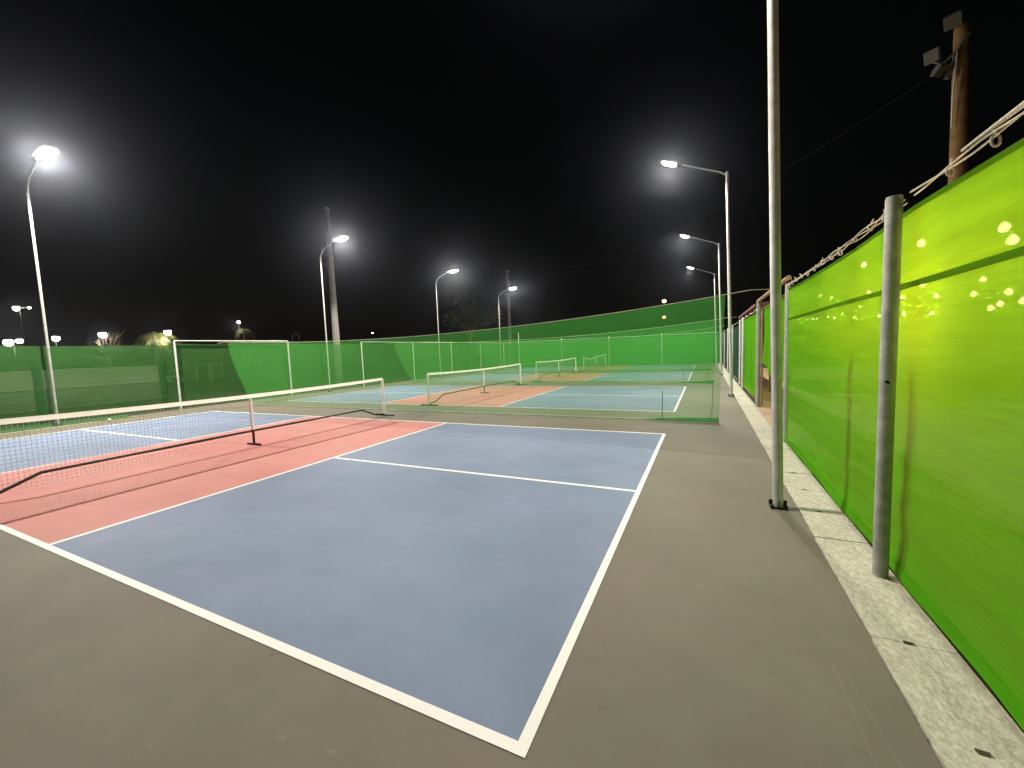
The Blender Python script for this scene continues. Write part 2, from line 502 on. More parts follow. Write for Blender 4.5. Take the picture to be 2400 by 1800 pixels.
def make_lamp(zp=6.22, arm_pts=((0.03, 6.15), (0.20, 6.27), (0.55, 6.42), (1.15, 6.69)), slope=0.36, lit=True, hs=1.0, pr=1.0, steel='galv'):
    """arm reaches towards +x"""
    root = thing("street_lamp", (0, 0, 0), "lamp", "street lamp", "lamp posts along the courts")
    p = MB().tube([(0, 0, 0.0), (0, 0, 2.5), (0, 0, 4.6), (0, 0, zp)], [0.043 * pr, 0.042 * pr, 0.041 * pr, 0.040 * pr], 20)
    p.build("pole", M[steel], root, True)
    fl = MB().box((0, 0, 0.009), (0.115, 0.105, 0.018))
    for sx in (-1, 1):
        for sy in (-1, 1):
            fl.tube([(sx * 0.052, sy * 0.05, 0.0), (sx * 0.056, sy * 0.05, 0.042)], 0.014, 6)
    for k in range(4):
        a_ = k * math.pi / 2
        fl.box((0.055 * math.cos(a_), 0.055 * math.sin(a_), 0.045), (0.03 if k % 2 == 0 else 0.006, 0.006 if k % 2 == 0 else 0.03, 0.055))
    fl.build("base_plate", M['black'], root)
    arm = MB().tube([(x_, 0, z_) for x_, z_ in arm_pts], [(0.024 - 0.004 * k / (len(arm_pts) - 1)) * pr for k in range(len(arm_pts))], 10)
    arm.build("arm", M[steel], root, True)
    rot = Matrix.Rotation(-slope, 3, 'Y')
    hb = MB()
    # tapered housing: outline in local x (length) and y
    prof = [(lx * hs, hw * hs, hh * hs) for lx, hw, hh in [(-0.06, 0.035, 0.035), (0.05, 0.06, 0.05), (0.18, 0.115, 0.06), (0.48, 0.13, 0.045), (0.60, 0.09, 0.025)]]
    rings = []
    for (lx, hw, hh) in prof:
        rings.append([(lx, -hw, -0.012), (lx, hw, -0.012), (lx, hw * 0.85, hh * 0.7), (lx, 0.3 * hw, hh), (lx, -0.3 * hw, hh), (lx, -hw * 0.85, hh * 0.7)])
    off = Vector((arm_pts[-1][0], 0, arm_pts[-1][1] + 0.005))
    vs_ = [rot @ Vector(q) + off for r_ in rings for q in r_]
    fs = []
    for i in range(len(rings) - 1):
        for k in range(6):
            fs.append((i * 6 + k, i * 6 + (k + 1) % 6, (i + 1) * 6 + (k + 1) % 6, (i + 1) * 6 + k))
    fs.append(tuple(reversed(range(6)))); fs.append(tuple((len(rings) - 1) * 6 + k for k in range(6)))
    hb.add(vs_, fs)
    head = hb.build("lamp_head", M['lamp_body'], root)
    ln = MB()
    # slightly domed lens under the housing
    def lensf(u, v):
        lx = 0.14 + 0.38 * u
        y = (v * 2 - 1) * 0.105
        dz = -0.014 - 0.065 * max(0.0, math.sin(math.pi * u)) ** 0.6 * (1 - (v * 2 - 1) ** 2) ** 0.7
        return rot @ (Vector((lx, y, dz)) * hs) + off
    ln.sheet(lensf, 10, 8)
    ln.build("lens", M['lens'] if lit else M['white'], head, True)
    if lit: lamp_light(root, rot @ Vector((0.33 * hs, 0, -0.075 * hs)) + off + Vector((0, 0, -0.03)), LAMP_W, spot=163)
    return root

lamp0 = make_lamp()
lampL = make_lamp(5.98, ((0.0, 5.95), (0.07, 6.14), (0.22, 6.32), (0.55, 6.46), (0.90, 6.58)), 0.10, True, 1.35, 0.68, 'galv_dull')
lamps = [  # x, y, facing, label
    (1.22, 3.04, -1, "nearest steel lamp pole, running out of the top of the photo beside the green fence"),
    (1.29, 11.80, -1, "lamp post with the highest lit head on the right, its arm over the courts"),
    (1.33, 20.60, -1, "lamp post with the middle of the three lit heads on the right"),
    (1.32, 29.70, -1, "farthest lamp post on the right, its lit head the lowest of the three"),
    (-14.85, 3.10, 1, "big glaring lamp post at the left edge, brightest light in the photo"),
    (-14.85, 11.75, 1, "lamp post whose lit head overlaps the thick grey utility pole"),
    (-14.85, 20.35, 1, "third lamp post of the left-hand row, standing alone over the green fence"),
    (-14.85, 29.00, 1, "farthest lamp post of the left-hand row, next to a thin grey pole"),
]
LAMP_GAIN = (0.56, 0.85, 1.0, 1.0, 1.75, 1.25, 1.0, 1.0)
for i, (x, y, s, lab) in enumerate(lamps):
    o = {0: lamp0, 4: lampL}.get(i) or copy_tree(lampL if s > 0 else lamp0)
    o.location = (x, y, 0)
    o.rotation_euler = (0, 0 if s > 0 else math.radians(1.25), 0 if s > 0 else math.pi)   # the right-hand poles lean a little
    o["label"] = lab
    for ch in o.children:
        if ch.type == 'LIGHT':
            ch.data = ch.data.copy()
            ch.data.energy = LAMP_W * LAMP_GAIN[i]

# ------------------------------------------------------------------ divider curtains between the courts
def divider(yc, label, xl, xr, sag, seed):
    root = thing("divider_curtain", (0, yc, 0), label, "divider net", "see-through green divider nets between the courts")
    zl, zr = 2.22, 2.42
    def ztop(x):
        t = (x - xl) / (xr - xl)
        return zl + (zr - zl) * t - sag * 4 * t * (1 - t) * (0.75 + 0.25 * t)
    def fab(u, v):
        zt0 = 0
        # drooping left edge: pulled in toward the bottom
        xl_v = xl + 1.15 * (1 - v) ** 1.5
        xr_v = xr - 0.10 * (1 - v)
        x = xl_v + (xr_v - xl_v) * u
        zt = ztop(x)
        zz = 0.05 + (zt - 0.05) * v
        w = 0.03 * nz(x * 0.8, zz * 0.25, seed) + 0.015 * nz(x * 3.1, zz * 0.6, seed + 5)
        return (x, w * (0.4 + (1 - v)), zz)
    MB().sheet(fab, 120, 14).build("mesh_panel", M['divider'], root, True)
    def hem(u, v):
        x = xl + 1.15 + (xr - 0.10 - xl - 1.15) * u
        r = 0.009 + 0.006 * nz(x * 2.3, seed) + 0.042 * max(0, (u - 0.90) / 0.10) ** 0.7
        a_ = v * 2 * math.pi
        return (x, 0.02 * nz(x * 0.9, seed + 9) - 0.03 + 1.7 * r * math.cos(a_), 0.012 + r + r * math.sin(a_))
    MB().sheet(hem, 110, 8).build("bottom_hem", M['hem'], root, True)
    pts = [(xl - 0.6, 0, zl - 0.02)] + [(xl + (xr - xl) * k / 30, 0, ztop(xl + (xr - xl) * k / 30) + 0.006) for k in range(31)] + [(1.36, 0, zr + 0.05), (1.69, 0.25, zr + 0.06)]
    MB().tube(pts, 0.007, 6).build("support_cable", M['rope'], root)
    rc = MB().tube([(-0.17, -0.03, 0.03), (-0.165, -0.025, 0.35), (-0.16, -0.02, 0.62)], 0.006, 6)
    rc.build("tie_cord", M['screen_dark'], root)
    MB().tube([(0.72, -0.03, 0.06), (0.74, -0.025, 0.4), (0.745, -0.02, 0.80)], 0.004, 6).build("tie_cord", M['screen_dark'], root)
    return root
divider(7.35, "nearest green divider net, between the first two courts, its bunched hem on the ground", -14.55, 0.95, 0.36, 1.0)
divider(16.0, "middle green divider net, stretched between the second and third courts", -14.7, 1.02, 0.33, 21.0)
divider(24.6, "farthest green divider net, between the third and fourth courts", -14.7, 1.05, 0.33, 41.0)

# ------------------------------------------------------------------ left fence
lf = thing("mesh_fence", (LF, 0, 0), "long green mesh fence on steel posts along the left ends of the courts", "fence", "green mesh fences round the courts")
FP = [6.05 + 4.03 * k for k in range(-3, 7)]
for y in FP:
    MB().tube([(0.03, y, 0), (0.03, y, 2.27)], 0.029, 12).build("post", M['galv'], lf, True)
for (ya, yb, zt) in [(6.05 - 4.03 * 3, 6.05, 2.16), (6.05, 10.08, 2.20), (10.08, 14.11, 2.19), (14.11, BF, 2.22)]:
    L = yb - ya
    def fab(u, v, ya=ya, L=L, zt=zt):
        y = ya + L * u
        sag = 0.03 * math.sin(math.pi * ((y - 6.05) / 4.03 % 1.0))
        z_ = 0.04 + (zt - sag - 0.04) * v
        w = 0.035 * nz(y * 0.35, z_ * 0.7, 2.0) + 0.012 * nz(y * 1.7, z_ * 2.2, 4.0)
        return (-0.05 + w, y, z_)
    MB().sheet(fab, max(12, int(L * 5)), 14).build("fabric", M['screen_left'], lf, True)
MB().tube([(0.03, 6.05, 2.29), (0.03, 10.08, 2.30)], 0.020, 10).build("top_rail", M['galv'], lf, True)
MB().tube([(0.03, 14.11, 2.28), (0.03, BF, 2.30)], 0.014, 8).build("top_cable", M['galv'], lf, True)
sk = MB().sheet(lambda u, v: (0.0 + 0.62 * v, -6 + 10.6 * u, 0.05 * (1 - v) + 0.012 + 0.006 * nz(u * 30, v * 5)), 60, 4)
sk.build("ground_skirt", M['screen_left'], lf, True)
MB().tube([(0.63, -6 + 10.6 * k / 20, 0.014 + 0.004 * nz(k * 1.3, 7)) for k in range(21)], 0.011, 6).build("skirt_rope", M['rope'], lf)

for (yo, wd) in ((2.95, 0.17), (5.66, 0.15)):
    ov_ = MB().sheet(lambda u, v: (-0.02 + 0.012 * nz(u * 2, v * 3, yo), yo + wd * (u - 0.5), 0.05 + 1.62 * v), 4, 12)
    ov_.build("fabric_overlap", M['screen_overlap'], lf, True)

# ------------------------------------------------------------------ back fence
bf = thing("mesh_fence", (0, BF, 0), "tall green mesh fence closing the far side of the last court", "fence", "green mesh fences round the courts")
for k in range(5):
    x = -15.1 + k * 4.19
    MB().tube([(x, -0.03, 0), (x, -0.03, 2.34)], 0.035, 10).build("post", M['galv'], bf, True)
    MB().lathe([(0.02, 2.33), (0.06, 2.35), (0.06, 2.42), (0.02, 2.46)], 10, (x, -0.03, 0)).build("post_cap", M['white'], bf, True)
def fabb(u, v):
    x = LF + (1.75 - LF) * u
    z_ = 0.03 + (2.26 - 0.03) * v
    return (x, 0.05 + 0.03 * nz(x * 0.5, z_ * 0.8, 3.0), z_)
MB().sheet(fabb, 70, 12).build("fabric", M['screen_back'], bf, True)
MB().tube([(LF, -0.03, 2.35), (1.75, -0.03, 2.35)], 0.02, 8).build("top_rail", M['galv'], bf, True)
MB().tube([(LF + 0.1, 0.0, 0), (LF + 0.1, 0.0, 3.2)], 0.04, 10).build("corner_post", M['galv'], bf, True)

# ------------------------------------------------------------------ right fence, near stretch
rf = thing("mesh_fence", (1.70, 0, 0), "tall bright green mesh fence filling the right side, string lights glowing behind it", "fence", "green mesh fences round the courts")
YE = 5.92
MB().lathe([(0.040, 0.0), (0.040, 2.33), (0.037, 2.345), (0.0355, 2.345), (0.034, 2.29)], 24, (-0.075, 1.97, 0.012)).build("post", M['galv_dull'], rf, True)
MB().lathe([(0.034, 0.0), (0.034, 2.34), (0.031, 2.35)], 20, (0.01, YE + 0.03, 0.012)).build("post", M['galv_dull'], rf, True)
MB().lathe([(0.040, 0.0), (0.040, 2.33), (0.037, 2.345)], 24, (-0.06, -2.1, 0.012)).build("post", M['galv_dull'], rf, True)
hole = MB()
dirv = Vector((-0.30, -0.954, 0)); sdv = Vector((0.954, -0.30, 0))
cen = Vector((-0.075, 1.97, 1.255)) + dirv * 0.0425
hole.add([cen + sdv * 0.013 * math.cos(q) - dirv * (0.0022 * math.cos(q) ** 2) + Vector((0, 0, 0.010 * math.sin(q) - 0.003 * math.cos(q))) for q in [2 * math.pi * k / 12 for k in range(12)]], [tuple(range(12))])
hole.build("bolt_hole_disc", M['dark'], rf)  # flat dark disc on the post stands in for the shade inside a hole
def ztop_r(y):
    t = (y + 2.1) / 4.07 if y < 1.97 else (y - 1.97) / 3.95
    return 2.285 - 0.035 * math.sin(math.pi * max(0, min(1, t)))
def fab_r(y, z_):
    t = z_ / 2.3
    w = 0.014 * nz(y * 0.6, z_ * 1.1, 8.0) * min(1, z_ * 2)
    w += 0.009 * nz(y * 0.9 + z_ * 1.7, z_ * 6.0 - y * 0.5, 11.0)
    w += 0.005 * nz(y * 1.4 - z_ * 2.0, z_ * 11.0, 15.0)
    # bottom hem pulled out over the kerb in soft folds
    if z_ < 0.30:
        k = (0.30 - z_) / 0.30
        w -= 0.020 * k * k + 0.014 * k * (0.5 + nz(y * 1.3, z_ * 7.0 + y * 0.6, 19.0))
    return 0.02 + w
def fabr_low(u, v):
    y = -2.6 + (YE + 2.6) * u
    z_ = 0.035 + 0.008 * nz(y * 2.0, 5) + (1.835 - 0.035) * v
    return (fab_r(y, z_), y, z_)
def fabr_up(u, v):
    y = -2.6 + (YE + 2.6) * u
    z_ = 1.835 + (ztop_r(y) - 1.835) * v
    return (fab_r(y, z_), y, z_)
MB().sheet(fabr_low, 170, 60).build("fabric", M['screen_right'], rf, True)
MB().sheet(fabr_up, 170, 16).build("upper_fabric", M['screen_right'], rf, True)
def stripe(u, v):
    y = -2.6 + (YE + 2.6) * u
    z_ = 1.820 + 0.036 * v
    return (fab_r(y, z_) - 0.005, y, z_ - 0.008 * nz(y * 0.7, 2))
MB().sheet(stripe, 170, 2).build("rail_shade_band", M['screen_hem_rail'], rf, True)  # darker stripe: silhouette of a rail behind the lit mesh, put into colour
def hemtop(u, v):
    y = -2.6 + (YE + 2.6) * u
    z_ = ztop_r(y) - 0.03 * (1 - v)
    return (fab_r(y, z_) - 0.004, y, z_ + 0.004)
MB().sheet(hemtop, 170, 1).build("top_hem", M['screen_hem_rail'], rf, True)
# cables over the top, twisted and knotted
def cab(y, ph, amp):
    base = 2.335 if y < 1.97 else 2.345 - 0.03 * math.sin(math.pi * (y - 1.97) / 3.95)
    return base + amp * math.sin(y * 5.2 + ph) + 0.008 * nz(y * 3.0, ph)
for ph, amp in ((0.0, 0.014), (2.6, 0.018), (4.4, 0.010)):
    pts = [(0.0 + 0.012 * math.sin(y * 4 + ph), y, cab(y, ph, amp)) for y in [2.05 + (YE - 2.05) * k / 60 for k in range(61)]]
    MB().tube(pts, 0.0042, 6).build("top_cable", M['rope'], rf)
for ph, amp in ((0.7, 0.016), (3.4, 0.012)):
    pts = [(-0.01 + 0.01 * math.sin(y * 4 + ph), y, cab(y, ph, amp) + 0.012) for y in [-2.4 + (1.92 + 2.4) * k / 60 for k in range(61)]]
    MB().tube(pts, 0.0045, 6).build("top_cable", M['rope'], rf)
tp = [(-0.02, -2.4 + 3.8 * k / 24, 2.372 + 0.012 * nz(k * 0.6, 4)) for k in range(25)]
MB().tube(tp, [0.013 if k < 20 else 0.013 - 0.0018 * (k - 20) for k in range(25)], 8).build("top_rail", M['rope'], rf, True)
rk = random.Random(5)
for y in [0.35, 1.20, 1.55, 2.35, 2.62, 2.95, 3.35, 3.62, 3.95, 4.30, 4.62, 4.95, 5.3, 5.55, 5.8]:
    t_ = MB()
    zc = cab(y, 0, 0.012) - 0.012
    rr = rk.uniform(0.014, 0.026)
    tw = rk.uniform(-0.6, 0.6)
    ring = [(rr * 0.55 * math.cos(q), y + rr * 0.6 * math.sin(q) * math.sin(tw + 0.8), zc + rr * math.sin(q)) for q in [2 * math.pi * k / 10 for k in range(11)]]
    t_.tube(ring, 0.0055, 6)
    t_.tube([(0, y, zc + rr), (rk.uniform(-0.02, 0.02), y + rk.uniform(-0.03, 0.03), zc + rr + rk.uniform(0.015, 0.04))], 0.004, 5)
    t_.build("tie", M['rope'], rf)

# ------------------------------------------------------------------ gate opening in the right fence
gt = thing("gate_frame", (1.73, 9.75, 0), "steel gateway in the right fence with a green cloth hanging in it", "gate")
MB().tube([(0, 0, 0.0), (0, 0, 2.48)], 0.045, 14).build("post", M['galv_dull'], gt, True)
MB().tube([(0.0, 0.02, 2.47), (0.0, -3.72, 2.46)], 0.036, 12).build("header", M['rust'], gt, True)
MB().tube([(0.07, -0.06, 0.02), (0.07, -0.06, 2.30)], 0.022, 10).build("gate_stile", M['rust'], gt, True)
def cloth(u, v):
    y = -3.55 + 3.42 * u
    zb = 0.84 + 0.30 * max(0, (u - 0.55) / 0.45) ** 2.2
    z_ = zb + (2.27 - zb) * v + 0.01 * math.sin(u * 40) * v
    return (0.09 + 0.03 * math.sin(u * 25 + v * 2) * (1.1 - v), y, z_)
MB().sheet(cloth, 60, 16).build("hanging_cloth", M['screen_right'], gt, True)
MB().tube([(0.09, -3.7, 2.30), (0.09, -0.02, 2.29)], 0.008, 6).build("cloth_wire", M['rope'], gt)

rf2 = thing("mesh_fence", (1.74, 9.85, 0), "short bright green mesh fence panel just beyond the gateway", "fence", "green mesh fences round the courts")
MB().tube([(0, 4.35, 0), (0, 4.35, 2.34)], 0.038, 12).build("post", M['galv'], rf2, True)
def fab2(u, v):
    y = 4.35 * u
    z_ = 0.05 + 0.10 * (1 - u) * (1 - v) + (2.26 - 0.05) * v
    return (0.05 + 0.03 * nz(y * 0.8, z_ * 1.0, 6.0) - 0.10 * max(0, 0.25 - z_), y, z_)
MB().sheet(fab2, 40, 20).build("fabric", M['screen_right'], rf2, True)
MB().tube([(0.02 + 0.02 * math.sin(k), 4.4 * k / 24, 2.30 + 0.02 * math.sin(k * 1.9)) for k in range(25)], 0.012, 6).build("top_cable", M['rope'], rf2)

rf3 = thing("mesh_fence", (1.76, 14.3, 0), "dark green mesh fence on the right running on to the far corner", "fence", "green mesh fences round the courts")
for k in range(5):
    MB().tube([(0, 0.5 + 4.4 * (k + 0.2), 0), (0, 0.5 + 4.4 * (k + 0.2), 2.34)], 0.035, 10).build("post", M['galv'], rf3, True)
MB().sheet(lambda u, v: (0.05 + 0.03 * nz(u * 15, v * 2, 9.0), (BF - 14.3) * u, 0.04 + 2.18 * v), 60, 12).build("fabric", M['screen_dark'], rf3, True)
MB().tube([(0, 0, 2.30), (0, BF - 14.3, 2.30)], 0.012, 6).build("top_cable", M['rope'], rf3)

# ------------------------------------------------------------------ festoon lights behind the right fence
def lights_string(label, x, pts, r, gain=1.0, lab_group="festoon strings behind the right fence"):
    y0, z0 = pts[0]
    root = thing("string_lights", (x, y0, z0), label, "string lights", lab_group)
    w = MB()
    wp = []
    for k in range(len(pts) - 1):
        (ya, za), (yb, zb) = pts[k], pts[k + 1]
        for s in range(6):
            t = s / 6
            wp.append((0, ya + (yb - ya) * t - y0, za + (zb - za) * t - z0 + 0.07 - 0.04 * 4 * t * (1 - t) * min(1, abs(yb - ya))))
    wp.append((0, pts[-1][0] - y0, pts[-1][1] - z0 + 0.07))
    w.tube(wp, 0.004, 5).build("wire", M['black'], root)
    for (y, z) in pts:
        b = MB().lathe([(0.004, -r), (r * 0.6, -r * 0.8), (r, -r * 0.1), (r * 0.8, r * 0.55), (r * 0.35, r * 1.0), (r * 0.3, r * 1.3)], 12, (0, y - y0, z - z0))
        bo = b.build("bulb", M['bulb'], root, True)
        MB().tube([(0, y - y0, z - z0 + r * 1.3), (0, y - y0, z - z0 + 0.075)], r * 0.33, 8).build("socket", M['black'], bo)
        lamp_light(root, (0, y - y0, z - z0), BULB_W * gain, (1.0, 0.72, 0.36), r, "bulb_light")
    return root
lights_string("string of big bulbs hanging closest behind the green fence, above its dark seam", 2.02,
              [(0.55, 2.1), (1.2, 2.06), (1.74, 1.994), (1.81, 2.073), (2.724, 2.192), (3.9, 2.24)], 0.024, 1.2)
lights_string("string of bulbs behind the green fence, middle row just below the dark seam", 2.00,
              [(0.736, 1.719), (1.7, 1.733), (2.0, 1.755), (2.419, 1.787), (2.943, 1.833), (3.676, 1.956), (4.905, 2.026), (5.457, 2.11)], 0.015)
lights_string("string of bulbs behind the green fence, short row a little above the middle row", 2.03,
              [(1.289, 1.881), (1.991, 1.831), (2.7, 1.892), (3.366, 1.939)], 0.015, 1.4)
lights_string("lowest string of bulbs glowing through the green fence", 2.06,
              [(0.959, 1.682), (1.72, 1.684), (1.893, 1.684), (1.971, 1.668), (2.632, 1.684), (3.075, 1.708), (3.609, 1.724), (4.282, 1.749), (5.046, 1.789), (6.168, 1.83)], 0.015, 1.4)
lights_string("string of bulbs over the warm patio beyond the gateway", 3.0,
              [(6.6, 2.15), (7.6, 2.05), (8.6, 2.0), (9.6, 2.0), (10.6, 2.02), (11.6, 2.05), (12.6, 2.1), (13.6, 2.15)], 0.02, 1.6)

# patio shelter and timber wall
sh = thing("patio_shelter", (4.6, 15.6, 0), "low dark red shelter roof showing above the fence past the gateway", "shelter")
for sx in (-2.2, 2.2):
    for sy in (-2.6, 2.6):
        MB().tube([(sx, sy, 0), (sx, sy, 2.55)], 0.06, 8).build("post", M['wood'], sh)
MB().add([(-2.7, -3.2, 2.62), (2.7, -3.2, 2.62), (2.7, 3.2, 2.62), (-2.7, 3.2, 2.62), (-0.2, -3.2, 3.0), (0.2, -3.2, 3.0), (0.2, 3.2, 3.0), (-0.2, 3.2, 3.0),
          (-2.7, -3.2, 2.55), (2.7, -3.2, 2.55), (2.7, 3.2, 2.55), (-2.7, 3.2, 2.55)],
         [(0, 4, 7, 3), (4, 5, 6, 7), (5, 1, 2, 6), (0, 1, 5, 4), (3, 7, 6, 2), (8, 11, 10, 9), (0, 8, 9, 1), (1, 9, 10, 2), (2, 10, 11, 3), (3, 11, 8, 0)]).build("roof", M['roof'], sh)
wl = thing("timber_wall", (7.5, 12.5, 0), "dark brown timber wall behind the gateway across the warm patio", "wall")
MB().box((0, 0, 1.0), (0.12, 14, 2.0)).build("boarding", M['wood'], wl)

# ------------------------------------------------------------------ timber pole with unlit floodlights
wp = thing("utility_pole", (5.16, 10.12, 0), "brown timber pole with two unlit floodlights above the right fence", "utility pole", "tall poles behind the fences")
MB().tube([(0, 0, 0), (0, 0.08, 4.8), (0.0, 0.2, 7.55)], [0.15, 0.125, 0.105], 14).build("pole", M['wood'], wp, True)
MB().box((-0.10, 0.05, 6.95), (0.07, 0.08, 0.80), Matrix.Rotation(0.35, 3, 'Y')).build("bracket", M['lamp_body'], wp)
MB().tube([(-0.05, 0.1, 7.1), (-0.30, 0.05, 6.88), (-0.48, 0.0, 6.94)], 0.025, 8).build("crossarm", M['galv_dull'], wp, True)
def flood(c, rz, tilt, s):
    m_ = (Matrix.Rotation(rz, 3, 'Z') @ Matrix.Rotation(tilt, 3, 'X'))
    h = MB().box(Vector(c), (s, s * 0.35, s), m_)
    h.box(Vector(c) + m_ @ Vector((0, s * 0.3, 0)), (s * 0.6, s * 0.3, s * 0.6), m_)
    ho = h.build("floodlight", M['lamp_body'], wp, bevel=0.01)
    MB().box(Vector(c) + m_ @ Vector((0, -s * 0.185, 0)), (s * 0.86, s * 0.02, s * 0.86), m_).build("glass", M['glass'], ho)
flood((-0.20, 0.0, 7.60), -0.5, 0.75, 0.25)
flood((-0.50, -0.05, 7.02), -0.7, 0.35, 0.23)
flood((-0.36, 0.0, 6.74), 0.6, 0.8, 0.21)
MB().tube([(-0.13, -0.02, 7.0), (-0.16, -0.01, 6.2), (-0.15, 0.0, 5.6)], 0.012, 6).build("conduit", M['galv'], wp)
sp = MB().tube([(-0.1, 0.1, 6.9)] + [(-0.1 - 16.0 * k / 16, 0.1 + 22 * k / 16, 6.9 - 1.2 * 4 * (k / 16) * (1 - k / 16) + 1.6 * k / 16) for k in range(1, 17)], 0.0045, 5)
sp.build("overhead_wire", M['black'], wp)

# ------------------------------------------------------------------ grey utility poles on the left
for (x, y, h, lab) in [(-17.2, 14.35, 9.25, "thick grey utility pole standing behind the left fence by a bright lamp"),
                       (-17.6, 36.6, 9.6, "thin looking grey utility pole far off beside the last left-hand lamp")]:
    up_ = thing("utility_pole", (x, y, 0), lab, "utility pole", "tall poles behind the fences")
    MB().tube([(0, 0, 0), (0, 0, h * 0.5), (0, 0, h)], [0.20, 0.165, 0.125], 16).build("pole", M['concrete_pole'], up_, True)
    c_ = MB().box((-0.28, 0.0, h - 2.1), (0.36, 0.3, 0.30)); c_.box((-0.12, 0.0, h - 2.1), (0.10, 0.10, 0.10))
    c_.build("equipment_box", M['lamp_body'], up_)
    MB().lathe([(0.14, 0), (0.14, 0.10), (0.10, 0.14)], 12, (0, 0, h - 0.04)).build("cap", M['galv_dull'], up_)

# ------------------------------------------------------------------ things beyond the left fence
pw = thing("boundary_wall", (-21.5, 2.0, 0), "pale panelled wall seen through the green fence at the left edge", "wall")
for k in range(6):
    MB().box((0, -12.4 + 3.4 * k, 1.13), (0.15, 3.30, 0.74), None).build("wall_panel", M['wall_pale'], pw, bevel=0.01)
MB().box((0.0, -3.9, 0.37), (0.22, 20.6, 0.74), None).build("plinth", M['plinth'], pw)
for k in range(7):
    MB().box((0.02, -14.1 + 3.4 * k, 0.80), (0.24, 0.09, 1.44)).build("pier", M['plinth'], pw)

fr = thing("canopy_frame", (-38.7, 19.35, 0), "small white frame on thin legs seen through the green fence", "frame")
for (lx, ly) in ((-0.78, -0.3), (-0.38, 0.3), (0.50, -0.3), (0.78, 0.3)):
    MB().tube([(lx * 0.90, ly + lx * 0.43, 0), (lx * 0.90, ly + lx * 0.43, 1.42)], 0.045, 8).build("leg", M['white'], fr)
MB().box((0, 0, 1.45), (1.75, 0.8, 0.07), Matrix.Rotation(0.45, 3, 'Z')).build("top", M['white'], fr)
bn = thing("bench", (-39.6, 17.2, 0), "low white bench left of the small white frame behind the fence", "bench")
MB().box((0, 0, 0.50), (1.2, 0.6, 0.10), Matrix.Rotation(0.45, 3, 'Z')).build("seat", M['white'], bn)
for sx in (-0.45, 0.45):
    MB().box((sx * 0.9, sx * 0.43, 0.225), (0.10, 0.5, 0.45), Matrix.Rotation(0.45, 3, 'Z')).build("leg", M['white'], bn)

hp = thing("hoop_frame", (-31.5, 22.6, 0), "dim tall oval metal frame on a post rising behind the left fence", "frame")
ov = [(0.30 * math.cos(q) * 0.87, 0.30 * math.cos(q) * 0.49, 3.05 + 0.78 * math.copysign(abs(math.sin(q)) ** 0.5, math.sin(q))) for q in [2 * math.pi * k / 24 for k in range(25)]]
MB().tube(ov, 0.035, 6).build("loop", M['concrete_pole'], hp, True)
MB().tube([(0, 0, 0), (0, 0, 2.28)], 0.05, 8).build("post", M['concrete_pole'], hp)

# ---- far lamps
def far_lamp(loc, heads, label, mat, watts, group="small far lights beyond the left fence"):
    x, y, z = loc
    root = thing("far_lamp", (x, y, 0), label, "lamp", group)
    MB().tube([(0, 0, 0), (0, 0, z + 0.05)], 0.04, 8).build("pole", M['black'], root)
    for (dx, dz, s) in heads:
        s *= 0.82
        hx, hy = dx * 0.90, dx * 0.43
        h = MB().lathe([(s * 0.5, s * 0.3), (s * 0.45, s * 0.55), (s * 0.15, s * 0.7)], 10, (hx, hy, z + dz)).build("lamp_head", M['black'], root)
        MB().lathe([(s * 0.55 * math.sin(math.pi * q / 8) + 1e-4, -s * 0.55 * math.cos(math.pi * q / 8)) for q in range(7)], 12, (hx, hy, z + dz)).build("lens", mat, h, True)
        if abs(dx) > 0.05:
            MB().tube([(0, 0, z + dz), (hx, hy, z + dz + s * 0.5)], 0.03, 6).build("arm", M['galv_dull'], root)
    if watts:
        lamp_light(root, (0.1, -0.3, z - 0.45), watts, (1.0, 0.96, 0.84), 0.25)
    return root
far_lamp((-37.9, 8.2, 3.25), [(-0.35, 0, 0.50), (0.35, 0.06, 0.34)], "bright low pair of lights at the far left, right at the fence top", M['bulb_far'], 260)
far_lamp((-60.4, 14.4, 7.6), [(-0.35, 0, 0.55), (0.95, 0, 0.22)], "two-headed light on a thin mast, highest of the far lights at left", M['bulb_far'], 100)
far_lamp((-57.3, 15.7, 4.5), [(0.0, 0, 0.6)], "small white light right beside the big left lamp pole", M['bulb_far'], 100)
far_lamp((-33.0, 10.6, 3.5), [(0.0, 0, 0.42)], "white light glowing over bare branches above the left fence", M['bulb_far'], 110)
far_lamp((-29.5, 12.4, 3.5), [(0.0, 0, 0.40)], "warm light glowing in the fronds of a palm above the left fence", M['bulb_warmfar'], 120)
far_lamp((-41.0, 23.6, 5.4), [(0.0, 0, 0.28)], "light on the tip of a narrow lit palm behind the fence", M['bulb_warmfar'], 90)
far_lamp((-44.0, 44.5, 5.0), [(0.0, 0, 0.16)], "tiny white light far off right of the thick grey pole", M['bulb_far'], 0)
far_lamp((-3.4, 46.0, 6.3), [(0.0, 0, 0.40)], "amber light above the first divider net, right of centre", M['bulb_amber'], 0, "amber lights beyond the back fence")
far_lamp((-3.7, 49.5, 4.8), [(0.0, 0, 0.30)], "dimmer amber light showing through the divider net, below its brighter twin", M['bulb_amber'], 0, "amber lights beyond the back fence")

